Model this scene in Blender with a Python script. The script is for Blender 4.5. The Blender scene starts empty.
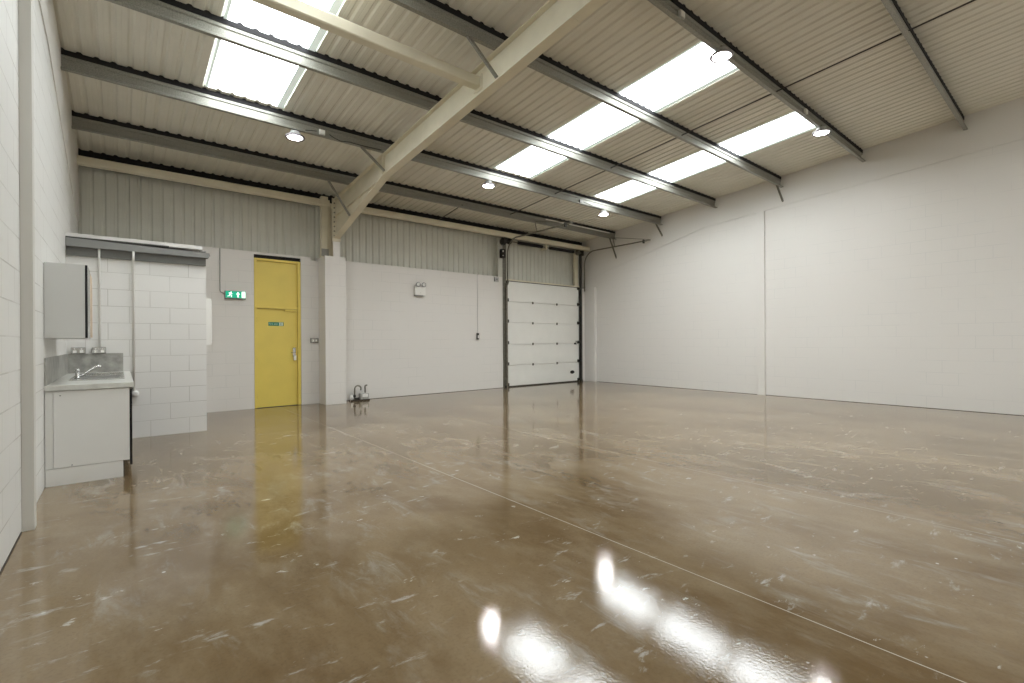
import bpy, bmesh, math, random
from mathutils import Vector, Matrix
random.seed(7)
S = bpy.context.scene
COL = S.collection

# ------------------------------------------------------------------ camera, world, exposure
F_PX, YAW, PITCH, ROLL, EYE = 477.995, 0.686502, -0.000857, -0.0055234, 1.335
fwd = Vector((math.sin(YAW) * math.cos(PITCH), math.cos(YAW) * math.cos(PITCH), math.sin(PITCH)))
r0 = Vector((math.cos(YAW), -math.sin(YAW), 0)); u0 = r0.cross(fwd)
rr = r0 * math.cos(ROLL) + u0 * math.sin(ROLL); uu = -r0 * math.sin(ROLL) + u0 * math.cos(ROLL)
cd = bpy.data.cameras.new('camera'); cam = bpy.data.objects.new('camera', cd); COL.objects.link(cam)
M4 = Matrix((rr, uu, -fwd)).transposed().to_4x4(); M4.translation = (0, 0, EYE)
cam.matrix_world = M4
cd.sensor_width = 36; cd.lens = F_PX / 1024 * 36; cd.clip_start = 0.02; cd.clip_end = 100
S.camera = cam
S.view_settings.view_transform = 'Standard'; S.view_settings.look = 'None'
S.view_settings.gamma = 1; S.view_settings.use_curve_mapping = False
EXPOSURE = 1.24
S.view_settings.exposure = EXPOSURE
SKY_E = 4.4       # radiance of the translucent rooflight sheets
LAMP_E = 85.0     # radiance of the lamp discs
W = bpy.data.worlds.new('world'); S.world = W; W.use_nodes = True
W.node_tree.nodes['Background'].inputs[0].default_value = (0.75, 0.85, 1.0, 1)
W.node_tree.nodes['Background'].inputs[1].default_value = 1.0
S.cycles.max_bounces = 12; S.cycles.diffuse_bounces = 8; S.cycles.glossy_bounces = 5
S.cycles.sample_clamp_indirect = 8
S.cycles.use_denoising = True

# ------------------------------------------------------------------ dimensions
XL, XR, YB, YF = -0.548, 12.03, 10.75, -7.0
def zr(y): return 4.745 + (9.52 - y) * 0.083      # underside of the roof liner
RIB_P, RIB_0 = 0.163, -0.048
PUR = [9.52, 7.88, 6.26, 4.66, 3.07, 1.52]

# ------------------------------------------------------------------ materials
def mat(name, color, rough=0.5, metal=0.0, spec=0.5, coat=0.0, noise=None, bump=None, emit=None):
    m = bpy.data.materials.new(name); m.use_nodes = True
    nt = m.node_tree; b = nt.nodes['Principled BSDF']
    b.inputs['Base Color'].default_value = (*color, 1)
    b.inputs['Roughness'].default_value = rough; b.inputs['Metallic'].default_value = metal
    b.inputs['Specular IOR Level'].default_value = spec
    b.inputs['Coat Weight'].default_value = coat; b.inputs['Coat Roughness'].default_value = 0.08
    tc = nt.nodes.new('ShaderNodeTexCoord')
    if noise:
        sc, amt = noise
        n = nt.nodes.new('ShaderNodeTexNoise'); n.inputs['Scale'].default_value = sc; n.inputs['Detail'].default_value = 4
        nt.links.new(tc.outputs['Object'], n.inputs['Vector'])
        mr = nt.nodes.new('ShaderNodeMapRange'); mr.inputs[1].default_value = 0.3; mr.inputs[2].default_value = 0.7
        mr.inputs[3].default_value = 1 - amt; mr.inputs[4].default_value = 1 + amt
        nt.links.new(n.outputs['Fac'], mr.inputs[0])
        vm = nt.nodes.new('ShaderNodeVectorMath'); vm.operation = 'SCALE'
        vm.inputs[0].default_value = color; nt.links.new(mr.outputs[0], vm.inputs['Scale'])
        nt.links.new(vm.outputs[0], b.inputs['Base Color'])
    if bump:
        sc, st = bump
        n = nt.nodes.new('ShaderNodeTexNoise'); n.inputs['Scale'].default_value = sc; n.inputs['Detail'].default_value = 5
        nt.links.new(tc.outputs['Object'], n.inputs['Vector'])
        bp = nt.nodes.new('ShaderNodeBump'); bp.inputs['Strength'].default_value = st; bp.inputs['Distance'].default_value = 0.01
        nt.links.new(n.outputs['Fac'], bp.inputs['Height']); nt.links.new(bp.outputs[0], b.inputs['Normal'])
    if emit:
        b.inputs['Emission Color'].default_value = (*emit[0], 1); b.inputs['Emission Strength'].default_value = emit[1]
    return m

def block_mat(name, axis, color, mortar, bump=0.35, shift=0.0, lo=0.15):
    """Painted concrete blockwork: brick pattern on (axis, Z); joints show unevenly through the paint."""
    m = bpy.data.materials.new(name); m.use_nodes = True
    nt = m.node_tree; b = nt.nodes['Principled BSDF']; L = nt.links
    tc = nt.nodes.new('ShaderNodeTexCoord'); sp = nt.nodes.new('ShaderNodeSeparateXYZ'); L.new(tc.outputs['Object'], sp.inputs[0])
    ad = nt.nodes.new('ShaderNodeMath'); ad.operation = 'ADD'; ad.inputs[1].default_value = shift
    L.new(sp.outputs[axis], ad.inputs[0])
    cb = nt.nodes.new('ShaderNodeCombineXYZ'); L.new(ad.outputs[0], cb.inputs[0]); L.new(sp.outputs['Z'], cb.inputs[1])
    br = nt.nodes.new('ShaderNodeTexBrick'); L.new(cb.outputs[0], br.inputs['Vector'])
    br.inputs['Scale'].default_value = 1; br.inputs['Brick Width'].default_value = 0.46; br.inputs['Row Height'].default_value = 0.2305
    br.inputs['Mortar Size'].default_value = 0.005; br.inputs['Mortar Smooth'].default_value = 0.3
    n = nt.nodes.new('ShaderNodeTexNoise'); n.inputs['Scale'].default_value = 1.7; n.inputs['Detail'].default_value = 3
    L.new(tc.outputs['Object'], n.inputs['Vector'])
    mr = nt.nodes.new('ShaderNodeMapRange'); mr.inputs[1].default_value = 0.4; mr.inputs[2].default_value = 0.62; mr.inputs[3].default_value = lo; mr.inputs[4].default_value = 1
    L.new(n.outputs['Fac'], mr.inputs[0])
    mu = nt.nodes.new('ShaderNodeMath'); mu.operation = 'MULTIPLY'; L.new(br.outputs['Fac'], mu.inputs[0]); L.new(mr.outputs[0], mu.inputs[1])
    mx = nt.nodes.new('ShaderNodeMix'); mx.data_type = 'RGBA'
    mx.inputs['A'].default_value = (*color, 1); mx.inputs['B'].default_value = (*mortar, 1)
    L.new(mu.outputs[0], mx.inputs['Factor']); L.new(mx.outputs['Result'], b.inputs['Base Color'])
    n2 = nt.nodes.new('ShaderNodeTexNoise'); n2.inputs['Scale'].default_value = 45; n2.inputs['Detail'].default_value = 4
    L.new(tc.outputs['Object'], n2.inputs['Vector'])
    hh = nt.nodes.new('ShaderNodeMath'); hh.operation = 'MULTIPLY_ADD'; hh.inputs[1].default_value = -1.0
    sc = nt.nodes.new('ShaderNodeMath'); sc.operation = 'MULTIPLY'; sc.inputs[1].default_value = 0.25; L.new(n2.outputs['Fac'], sc.inputs[0])
    L.new(mu.outputs[0], hh.inputs[0]); L.new(sc.outputs[0], hh.inputs[2])
    bp = nt.nodes.new('ShaderNodeBump'); bp.inputs['Strength'].default_value = bump; bp.inputs['Distance'].default_value = 0.006
    L.new(hh.outputs[0], bp.inputs['Height']); L.new(bp.outputs[0], b.inputs['Normal'])
    b.inputs['Roughness'].default_value = 0.5; b.inputs['Specular IOR Level'].default_value = 0.35
    return m

def floor_mat():
    m = bpy.data.materials.new('sealed_concrete'); m.use_nodes = True
    nt = m.node_tree; b = nt.nodes['Principled BSDF']; L = nt.links
    tc = nt.nodes.new('ShaderNodeTexCoord')
    def noise(scale, detail=5, stretch=None, rot=0, rough=0.55, dist=0):
        v = tc.outputs['Object']
        mp = nt.nodes.new('ShaderNodeMapping'); L.new(v, mp.inputs[0]); mp.inputs['Rotation'].default_value = (0, 0, rot)
        if stretch: mp.inputs['Scale'].default_value = (*stretch, 1)
        n = nt.nodes.new('ShaderNodeTexNoise'); n.inputs['Scale'].default_value = scale; n.inputs['Detail'].default_value = detail
        n.inputs['Roughness'].default_value = rough; n.inputs['Distortion'].default_value = dist
        L.new(mp.outputs[0], n.inputs['Vector']); return n.outputs['Fac']
    def ramp(src, a, c, lo=0.0, hi=1.0):
        r = nt.nodes.new('ShaderNodeMapRange'); r.interpolation_type = 'SMOOTHSTEP'
        r.inputs[1].default_value = a; r.inputs[2].default_value = c; r.inputs[3].default_value = lo; r.inputs[4].default_value = hi
        L.new(src, r.inputs[0]); return r.outputs[0]
    def mul(a, c):
        r = nt.nodes.new('ShaderNodeMath'); r.operation = 'MULTIPLY'; L.new(a, r.inputs[0])
        if isinstance(c, float): r.inputs[1].default_value = c
        else: L.new(c, r.inputs[1])
        return r.outputs[0]
    def mx(f, a, c):
        r = nt.nodes.new('ShaderNodeMix'); r.data_type = 'RGBA'; L.new(f, r.inputs['Factor'])
        for s, v in (('A', a), ('B', c)):
            if isinstance(v, tuple): r.inputs[s].default_value = (*v, 1)
            else: L.new(v, r.inputs[s])
        return r.outputs['Result']
    col = mx(ramp(noise(0.8, 8, (1.0, 0.6), 0.8, 0.62, 0.4), 0.36, 0.64), FLOOR_A, FLOOR_B)
    col = mx(mul(ramp(noise(3.0, 7, (1, 0.45), 0.5, 0.65), 0.42, 0.7), 0.45), col, FLOOR_C)
    col = mx(mul(ramp(noise(60, 3), 0.45, 0.75), 0.25), col, FLOOR_D)
    # pale trowel smears
    sm = mul(ramp(noise(5.5, 9, (1.0, 0.32), 0.9, 0.72, 0.5), 0.50, 0.70), ramp(noise(1.1, 3), 0.41, 0.58))
    col = mx(mul(sm, 0.55), col, (0.38, 0.36, 0.32))
    sm2 = mul(ramp(noise(10, 8, (0.38, 1.0), 0.75, 0.68, 0.3), 0.575, 0.69), ramp(noise(1.3, 4, rot=1.3), 0.45, 0.57))
    col = mx(mul(sm2, 0.85), col, (0.44, 0.425, 0.39))
    sm3 = mul(ramp(noise(14, 8, (0.5, 1.0), 1.1, 0.7, 0.3), 0.61, 0.67), ramp(noise(2.1, 4, rot=0.3), 0.51, 0.58))
    col = mx(mul(sm3, 0.9), col, (0.55, 0.53, 0.47))
    # paint flecks
    vo = nt.nodes.new('ShaderNodeTexVoronoi'); vo.inputs['Scale'].default_value = 4.5; L.new(tc.outputs['Object'], vo.inputs['Vector'])
    sp = nt.nodes.new('ShaderNodeSeparateColor'); L.new(vo.outputs['Color'], sp.inputs[0])
    r1 = nt.nodes.new('ShaderNodeMapRange'); r1.inputs[1].default_value = 0.05; r1.inputs[2].default_value = 0.035; L.new(vo.outputs['Distance'], r1.inputs[0])
    fl = mul(r1.outputs[0], ramp(sp.outputs[0], 0.6, 0.62))
    col = mx(mul(fl, 0.8), col, (0.62, 0.60, 0.54))
    # saw cut joints running away from the viewer
    sx = nt.nodes.new('ShaderNodeSeparateXYZ'); L.new(tc.outputs['Object'], sx.inputs[0])
    def joint(x, w):
        a = nt.nodes.new('ShaderNodeMath'); a.operation = 'SUBTRACT'; L.new(sx.outputs['X'], a.inputs[0]); a.inputs[1].default_value = x
        c = nt.nodes.new('ShaderNodeMath'); c.operation = 'ABSOLUTE'; L.new(a.outputs[0], c.inputs[0])
        d = nt.nodes.new('ShaderNodeMath'); d.operation = 'LESS_THAN'; L.new(c.outputs[0], d.inputs[0]); d.inputs[1].default_value = w
        return d.outputs[0]
    j1, j2 = joint(2.53, 0.0035), joint(4.55, 0.005)
    col = mx(mul(j1, 0.75), col, (0.60, 0.57, 0.50)); col = mx(mul(j2, 0.45), col, (0.5, 0.47, 0.4))
    L.new(col, b.inputs['Base Color'])
    b.inputs['Specular IOR Level'].default_value = 0.65
    L.new(ramp(noise(1.6, 5), 0.3, 0.7, FLOOR_R[0], FLOOR_R[1]), b.inputs['Roughness'])
    # orange-peel of the sealer
    n1 = noise(75, 3, rough=0.55); n2 = noise(3.0, 3)
    bp = nt.nodes.new('ShaderNodeBump'); bp.inputs['Strength'].default_value = FLOOR_BUMP[0]; bp.inputs['Distance'].default_value = 0.002; L.new(n1, bp.inputs['Height'])
    b2 = nt.nodes.new('ShaderNodeBump'); b2.inputs['Strength'].default_value = FLOOR_BUMP[1]; b2.inputs['Distance'].default_value = 0.01; L.new(n2, b2.inputs['Height'])
    L.new(bp.outputs[0], b2.inputs['Normal']); L.new(b2.outputs[0], b.inputs['Normal'])
    return m

FLOOR_A, FLOOR_B, FLOOR_C, FLOOR_D = (0.140, 0.090, 0.040), (0.255, 0.188, 0.110), (0.31, 0.245, 0.162), (0.10, 0.07, 0.04)
FLOOR_R = (0.03, 0.08); FLOOR_BUMP = (0.15, 0.05)
WHITE = (0.725, 0.705, 0.672)
m_floor = floor_mat()
m_blk_x = block_mat('painted_blocks_x', 'X', WHITE, (0.64, 0.63, 0.60), bump=0.2, shift=0.02, lo=0.0)
m_blk_y = block_mat('painted_blocks_y', 'Y', WHITE, (0.655, 0.645, 0.62), bump=0.2, lo=0.0)
m_part = block_mat('partition_blocks', 'X', (0.76, 0.75, 0.725), (0.56, 0.545, 0.51), bump=0.4, shift=-0.10, lo=0.5)
m_left = block_mat('left_wall_blocks', 'Y', (0.69, 0.685, 0.66), (0.48, 0.46, 0.43), bump=0.5, lo=0.3)
m_plain = mat('smooth_white_paint', WHITE, 0.5, spec=0.35, bump=(30, 0.1))
m_pil = mat('upright_paint', (0.60, 0.585, 0.54), 0.5)
m_cab2 = mat('wall_cabinet_board', (0.60, 0.60, 0.58), 0.4)
m_liner = mat('roof_liner_steel', (0.735, 0.71, 0.63), 0.42, noise=(2.5, 0.03))
m_wliner = mat('wall_liner_steel', (0.60, 0.60, 0.54), 0.45, noise=(2.0, 0.05))
m_cream = mat('cream_steel_paint', (0.70, 0.65, 0.51), 0.4, noise=(4, 0.05), bump=(25, 0.08))
m_galv = mat('galvanised_steel', (0.30, 0.295, 0.26), 0.5, metal=0.4, noise=(70, 0.22), bump=(60, 0.1))
m_black = mat('shade_and_part_black', (0.012, 0.011, 0.012), 0.9)  # flat black: painted shade strips at the roof, also black door parts
m_dark = mat('dark_metal', (0.05, 0.048, 0.042), 0.5, metal=0.4, noise=(20, 0.2))
m_track = mat('weathered_track_steel', (0.20, 0.19, 0.155), 0.45, metal=0.6, noise=(18, 0.25))
m_rod = mat('dark_rod', (0.06, 0.055, 0.05), 0.6)
m_yellow = mat('yellow_paint', (0.76, 0.60, 0.13), 0.35, noise=(3, 0.03))
m_door = mat('white_door_panel', (0.78, 0.78, 0.74), 0.4, noise=(3, 0.02))
m_cab = mat('cabinet_board', (0.74, 0.735, 0.71), 0.4, noise=(5, 0.01))
m_gloss_black = mat('black_cabinet_door', (0.006, 0.006, 0.01), 0.15)
m_wood = mat('birch_edge', (0.58, 0.46, 0.33), 0.5, noise=(12, 0.1))
m_top = mat('pale_worktop', (0.60, 0.60, 0.56), 0.3, noise=(14, 0.08))
m_stone = mat('grey_stone_laminate', (0.33, 0.325, 0.30), 0.3, noise=(9, 0.3))
m_steel = mat('brushed_stainless', (0.62, 0.62, 0.60), 0.22, metal=1.0)
m_chrome = mat('chrome', (0.8, 0.8, 0.8), 0.08, metal=1.0)
m_grey = mat('grey_steel_paint', (0.14, 0.14, 0.128), 0.45, noise=(6, 0.05))
m_lgrey = mat('light_grey_paint', (0.40, 0.40, 0.385), 0.45, noise=(6, 0.05))
m_lint = mat('lintel_grey', (0.23, 0.23, 0.22), 0.5, noise=(6, 0.05))
m_ring = mat('lamp_ring_grey', (0.30, 0.28, 0.30), 0.5)
m_plastic = mat('white_plastic', (0.82, 0.81, 0.78), 0.35)
m_sock = mat('metalclad_grey', (0.22, 0.22, 0.21), 0.4, metal=0.5)
m_green = mat('sign_green', (0.0, 0.30, 0.17), 0.4, emit=((0.0, 0.35, 0.20), 0.35))
m_signw = mat('sign_white', (0.8, 0.85, 0.8), 0.4, emit=((0.8, 1.0, 0.85), 0.7))
m_green2 = mat('sticker_green', (0.0, 0.21, 0.13), 0.4)
m_signw2 = mat('sticker_white', (0.62, 0.70, 0.60), 0.4)
m_meter = mat('meter_grey', (0.42, 0.41, 0.38), 0.45, noise=(30, 0.2))
m_skyl = mat('translucent_rooflight', (0.8, 0.85, 0.85), 0.5, emit=((0.93, 0.98, 1.0), SKY_E))
m_lens = mat('lamp_lens', (0.9, 0.9, 0.9), 0.4, emit=((1.0, 0.97, 0.95), LAMP_E))
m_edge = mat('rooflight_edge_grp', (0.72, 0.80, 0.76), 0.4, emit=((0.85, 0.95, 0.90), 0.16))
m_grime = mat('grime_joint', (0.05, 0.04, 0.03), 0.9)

# ------------------------------------------------------------------ mesh helpers
class MB:
    def __init__(s): s.bm = bmesh.new()
    def box(s, x0, x1, y0, y1, z0, z1, bev=0):
        vs = [s.bm.verts.new((x, y, z)) for x in (x0, x1) for y in (y0, y1) for z in (z0, z1)]
        fs = [(0, 1, 3, 2), (4, 6, 7, 5), (0, 4, 5, 1), (2, 3, 7, 6), (0, 2, 6, 4), (1, 5, 7, 3)]
        nf = [s.bm.faces.new([vs[i] for i in f]) for f in fs]
        if bev:
            es = list({e for f in nf for e in f.edges})
            bmesh.ops.bevel(s.bm, geom=es, offset=bev, segments=2, profile=0.6, affect='EDGES')
        return s
    def prism(s, pts, axis, a, b):
        """pts: polygon in the two other axes (in x,y,z order), extruded along axis from a to b."""
        def P(p, t):
            return {'X': (t, p[0], p[1]), 'Y': (p[0], t, p[1]), 'Z': (p[0], p[1], t)}[axis]
        A = [s.bm.verts.new(P(p, a)) for p in pts]; B = [s.bm.verts.new(P(p, b)) for p in pts]
        s.bm.faces.new(A); s.bm.faces.new(B[::-1]); n = len(pts)
        for i in range(n): s.bm.faces.new((A[i], B[i], B[(i + 1) % n], A[(i + 1) % n]))
        return s
    def section(s, pts, th, axis, a, b):
        """Open folded-steel polyline of thickness th, extruded."""
        n = len(pts); off = []
        for i in range(n):
            d = Vector((0, 0)); 
            if i > 0: e = (Vector(pts[i]) - Vector(pts[i-1])).normalized(); d += Vector((-e.y, e.x))
            if i < n - 1: e = (Vector(pts[i+1]) - Vector(pts[i])).normalized(); d += Vector((-e.y, e.x))
            d.normalize(); off.append(tuple(Vector(pts[i]) + d * th))
        return s.prism(list(pts) + off[::-1], axis, a, b)
    def tube(s, pts, r, seg=10, caps=True):
        pts = [Vector(p) for p in pts]; rings = []
        prev = None
        for i, p in enumerate(pts):
            if i == 0: t = pts[1] - p
            elif i == len(pts) - 1: t = p - pts[i-1]
            else: t = (pts[i+1] - p).normalized() + (p - pts[i-1]).normalized()
            t.normalize()
            up = prev if prev is not None else (Vector((0, 0, 1)) if abs(t.z) < 0.9 else Vector((1, 0, 0)))
            a = (up - t * up.dot(t)).normalized(); b = t.cross(a); prev = a
            rings.append([s.bm.verts.new(p + (a * math.cos(k * 2 * math.pi / seg) + b * math.sin(k * 2 * math.pi / seg)) * r) for k in range(seg)])
        for A, B in zip(rings, rings[1:]):
            for k in range(seg):
                f = s.bm.faces.new((A[k], A[(k+1) % seg], B[(k+1) % seg], B[k])); f.smooth = True
        if caps: s.bm.faces.new(rings[0][::-1]); s.bm.faces.new(rings[-1])
        return s
    def lathe(s, prof, c=(0, 0, 0), seg=32, axis='Z', closed=False):
        def P(r, h, a):
            x, y = r * math.cos(a), r * math.sin(a)
            v = {'Z': (x, y, h), 'X': (h, x, y), 'Y': (x, h, y)}[axis]
            return (c[0] + v[0], c[1] + v[1], c[2] + v[2])
        rg = [[s.bm.verts.new(P(max(r, 1e-4), h, 2 * math.pi * k / seg)) for k in range(seg)] for r, h in prof]
        pr = list(zip(rg, rg[1:])) + ([(rg[-1], rg[0])] if closed else [])
        for A, B in pr:
            for k in range(seg):
                f = s.bm.faces.new((A[k], A[(k+1) % seg], B[(k+1) % seg], B[k])); f.smooth = True
        if not closed:
            s.bm.faces.new(rg[0][::-1]); s.bm.faces.new(rg[-1])
        return s
    def build(s, name, m, parent=None, label=None):
        bmesh.ops.recalc_face_normals(s.bm, faces=s.bm.faces)
        me = bpy.data.meshes.new(name); s.bm.to_mesh(me); s.bm.free()
        me.materials.append(m)
        o = bpy.data.objects.new(name, me); COL.objects.link(o)
        if parent is not None:
            o.parent = parent; p = parent; off = Vector(parent.location)
            while p.parent: p = p.parent; off += Vector(p.location)
            me.transform(Matrix.Translation(-off))
        if label: o['label'] = label
        return o
def tag(o, label=None, cat=None, group=None, kind=None):
    for k, v in (('label', label), ('category', cat), ('group', group), ('kind', kind)):
        if v: o[k] = v
    return o
def thing(name, loc, label, cat, group=None, kind=None):
    o = bpy.data.objects.new(name, None); o.location = loc; COL.objects.link(o); o.empty_display_size = 0.1
    return tag(o, label, cat, group, kind)
def struct(o, label=None): return tag(o, label, kind='structure')

def rib_profile(x0, x1):
    """(x, height) points of the trapezoidal liner, ribs standing away from the room."""
    pts = []; k0 = math.floor((x0 - RIB_0) / RIB_P) - 1; k1 = math.ceil((x1 - RIB_0) / RIB_P) + 1
    for k in range(k0, k1 + 1):
        c = RIB_0 + k * RIB_P
        pts += [(c - 0.036, 0), (c - 0.014, 0.018), (c + 0.014, 0.018), (c + 0.036, 0),
                (c + RIB_P/2 - 0.006, 0), (c + RIB_P/2, 0.002), (c + RIB_P/2 + 0.006, 0)]
    def h(x):
        for (a, ha), (b, hb) in zip(pts, pts[1:]):
            if a <= x <= b: return ha + (hb - ha) * (x - a) / (b - a)
        return 0
    return [(x0, h(x0))] + [p for p in pts if x0 + 1e-4 < p[0] < x1 - 1e-4] + [(x1, h(x1))]

def roof_strip(mb, x0, x1, y0, y1, dz=0.0):
    pf = rib_profile(x0, x1)
    A = [mb.bm.verts.new((x, y0, zr(y0) + h + dz)) for x, h in pf]
    B = [mb.bm.verts.new((x, y1, zr(y1) + h + dz)) for x, h in pf]
    A2 = [mb.bm.verts.new((x, y0, zr(y0) + h + dz + 0.008)) for x, h in pf]
    B2 = [mb.bm.verts.new((x, y1, zr(y1) + h + dz + 0.008)) for x, h in pf]
    for i in range(len(pf) - 1):
        mb.bm.faces.new((A[i], A[i+1], B[i+1], B[i])); mb.bm.faces.new((A2[i], B2[i], B2[i+1], A2[i+1]))
        mb.bm.faces.new((A[i], A2[i], A2[i+1], A[i+1])); mb.bm.faces.new((B[i], B[i+1], B2[i+1], B2[i]))
    mb.bm.faces.new((A[0], B[0], B2[0], A2[0])); mb.bm.faces.new((A[-1], A2[-1], B2[-1], B[-1]))

# ------------------------------------------------------------------ setting: floor and walls
struct(MB().box(XL - 0.2, XR + 0.2, YF - 0.2, YB + 0.45, -0.15, 0).build('floor', m_floor))
KINK = [(YF, 4.32 + (6.6 - YF) * 0.0768), (6.6, 4.32), (8.2, 3.94), (10.4, 3.42), (YB + 0.3, 3.42)]
top = lambda y: zr(y) + 0.06
side = [(YF - 0.2, 0), (YB + 0.45, 0), (YB + 0.45, top(YB + 0.45)), (YF - 0.2, top(YF - 0.2))]
struct(MB().prism(side, 'X', XL - 0.2, XL).build('wall_left', m_left))
struct(MB().prism(side, 'X', XR, XR + 0.2).build('wall_right', m_blk_y))
band = KINK + [(YB + 0.3, top(YB + 0.3) - 0.01), (YF, top(YF) - 0.01)]
struct(MB().prism(band, 'X', XR - 0.020, XR + 0.01).build('trim_1', m_plain), 'smooth white boxed band under the roof line on the right wall')
struct(MB().prism(band, 'X', XL - 0.01, XL + 0.012).build('trim_2', m_plain), 'smooth cream band under the roof line on the left wall')
struct(MB().box(XL, XR, YF - 0.2, YF, 0, top(YF)).build('wall_front', m_plain))
# back wall: painted blockwork up to 3.17 m with the two door openings
b = MB()
b.box(XL, 2.09, YB, YB + 0.2, 0, 3.17)
b.box(2.09, 2.99, YB, YB + 0.1, 3.125, 3.17)
b.box(2.99, 3.19, YB, YB + 0.2, 0, 3.17)
b.box(3.19, 3.36, YB, YB + 0.2, 0, 3.10)
b.box(3.36, 8.47, YB, YB + 0.2, 0, 3.17)
b.box(11.80, XR, YB, YB + 0.2, 0, 3.07)
struct(b.build('wall_back', m_blk_x))
b = MB(); pf = rib_profile(XL, XR)
A = [b.bm.verts.new((x, YB + 0.24 + h, 3.0)) for x, h in pf]; B = [b.bm.verts.new((x, YB + 0.24 + h, 4.70)) for x, h in pf]
for i in range(len(pf) - 1): b.bm.faces.new((A[i], A[i+1], B[i+1], B[i]))
o = b.build('wall_back_upper', m_wliner); sd = o.modifiers.new('s', 'SOLIDIFY'); sd.thickness = 0.01; sd.offset = 1
struct(o, 'pale ribbed steel cladding above the block wall at the back')
struct(MB().box(XL - 0.2, XR + 0.2, YB + 0.31, YB + 0.45, 0, 4.9).build('wall_back_outer', m_plain))
# block pier round the steel column
struct(MB().box(3.35, 3.79, 10.30, YB, 0, 3.165, 0.006).build('wall_pier', m_blk_x), 'white painted block pier carrying the cream column')
# slim piers on the side walls
struct(MB().box(XR - 0.05, XR + 0.01, 5.04, 5.22, 0, 4.43, 0.004).build('trim_3', m_plain), 'slim white pier half way along the right wall')
struct(MB().box(XL, XL + 0.066, 4.83, 4.93, 0, 4.96, 0.003).build('trim_4', m_pil), 'slim greyish upright on the left wall near the viewer')
struct(MB().box(XR - 0.10, XR + 0.01, 10.32, YB, 0, 3.07, 0.004).build('trim_5', m_plain), 'short white corner pier right of the sectional door')
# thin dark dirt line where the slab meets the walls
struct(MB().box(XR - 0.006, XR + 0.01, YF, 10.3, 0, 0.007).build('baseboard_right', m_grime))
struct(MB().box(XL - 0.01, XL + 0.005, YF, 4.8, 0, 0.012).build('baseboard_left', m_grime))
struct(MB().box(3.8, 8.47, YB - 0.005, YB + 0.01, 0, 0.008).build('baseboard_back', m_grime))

# ------------------------------------------------------------------ roof
SKY = [(0.945, 1.90), (5.945, 6.945), (9.01, 9.995)]; SY0, SY1 = 3.10, 7.80; SYB0, SYB1 = -6.2, -1.6
b = MB(); xs = [XL - 0.05]
for a, c in SKY: xs += [a, c]
xs.append(XR + 0.05)
for i in range(len(xs) - 1):
    if i % 2 == 0: roof_strip(b, xs[i], xs[i+1], YF - 0.1, YB + 0.34)
    else:
        roof_strip(b, xs[i], xs[i+1], YF - 0.1, SYB0); roof_strip(b, xs[i], xs[i+1], SYB1, SY0); roof_strip(b, xs[i], xs[i+1], SY1, YB + 0.34)
struct(b.build('ceiling', m_liner))
WL = ['left translucent rooflight strip beyond the pale tie beam', 'middle translucent rooflight strip right of the rafter', 'right translucent rooflight strip nearest the right wall']
for i, (a, c) in enumerate(SKY):
    w = thing('window_%d' % (i + 1), ((a + c) / 2, 5.5, zr(5.5)), WL[i], None, kind='structure')
    b = MB(); roof_strip(b, a, c, SY0, SY1, 0.004); b.build('rooflight_sheet', m_skyl, w)
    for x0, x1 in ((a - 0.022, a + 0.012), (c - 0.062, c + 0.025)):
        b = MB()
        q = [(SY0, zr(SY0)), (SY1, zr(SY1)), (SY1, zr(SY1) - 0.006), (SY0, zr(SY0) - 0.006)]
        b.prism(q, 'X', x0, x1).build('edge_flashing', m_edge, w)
# added for fill: a second run of glowing rooflights, unseen behind the viewer
for i, (a, c) in enumerate(SKY):
    w = thing('window_%d' % (i + 4), ((a + c) / 2, -3.6, zr(-3.6)), 'added unseen rooflight strip behind the viewer, for fill light', None, kind='structure')
    b = MB(); roof_strip(b, a, c, SYB0, SYB1, 0.004); b.build('rooflight_sheet', m_skyl, w)
struct(MB().prism([(YB + 0.17, 4.365), (YB + 0.235, 4.365), (YB + 0.235, zr(YB + 0.235) + 0.02), (YB + 0.17, zr(YB + 0.17) + 0.02)], 'X', XL, XR).build('trim_6', m_black), 'black strip painted as the dark eaves gap above the back wall')  # shade of the gap round the eaves beam, drawn as a black strip

# purlins
ORD = ['nearest the back wall', 'second from the back wall, with three lamps hung below', 'third from the back wall',
       'fourth from the back wall', 'fifth from the back wall, with two lamps hung below', 'sixth from the back wall, at the top right corner']
def purlin(i):
    y = PUR[i]; zt = zr(y) - 0.062; zb = zr(y) - 0.25
    t = thing('roof_purlin', (5.7, y, zb), 'long galvanised steel roof purlin ' + ORD[i], 'purlin', 'galvanised roof purlins')
    sec = [(y - 0.052, zb + 0.014), (y - 0.052, zb), (y, zb), (y, zb + 0.045), (y + 0.014, zb + 0.057), (y + 0.014, zt - 0.050), (y, zt - 0.038), (y, zt), (y + 0.055, zt), (y + 0.055, zt - 0.014)]
    MB().section(sec, -0.004, 'X', XL + 0.004, XR - 0.03).build('steel_section', m_galv, t)
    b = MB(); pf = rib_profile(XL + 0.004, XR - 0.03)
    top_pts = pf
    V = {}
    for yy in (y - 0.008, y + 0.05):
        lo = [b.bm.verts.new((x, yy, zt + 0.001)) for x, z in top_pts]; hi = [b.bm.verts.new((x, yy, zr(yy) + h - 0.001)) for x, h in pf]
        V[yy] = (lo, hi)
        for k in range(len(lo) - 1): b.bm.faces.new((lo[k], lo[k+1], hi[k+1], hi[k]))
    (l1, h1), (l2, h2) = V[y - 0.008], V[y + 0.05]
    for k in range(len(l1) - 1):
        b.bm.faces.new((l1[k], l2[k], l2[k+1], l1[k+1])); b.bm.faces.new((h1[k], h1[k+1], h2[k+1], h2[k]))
    b.build('shade_strip', m_black, t, 'black strip painted as the shade between steel and roof sheet')  # solid black strip stands in for the shade under the roof sheet
    return t
for i in range(6): purlin(i)

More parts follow.
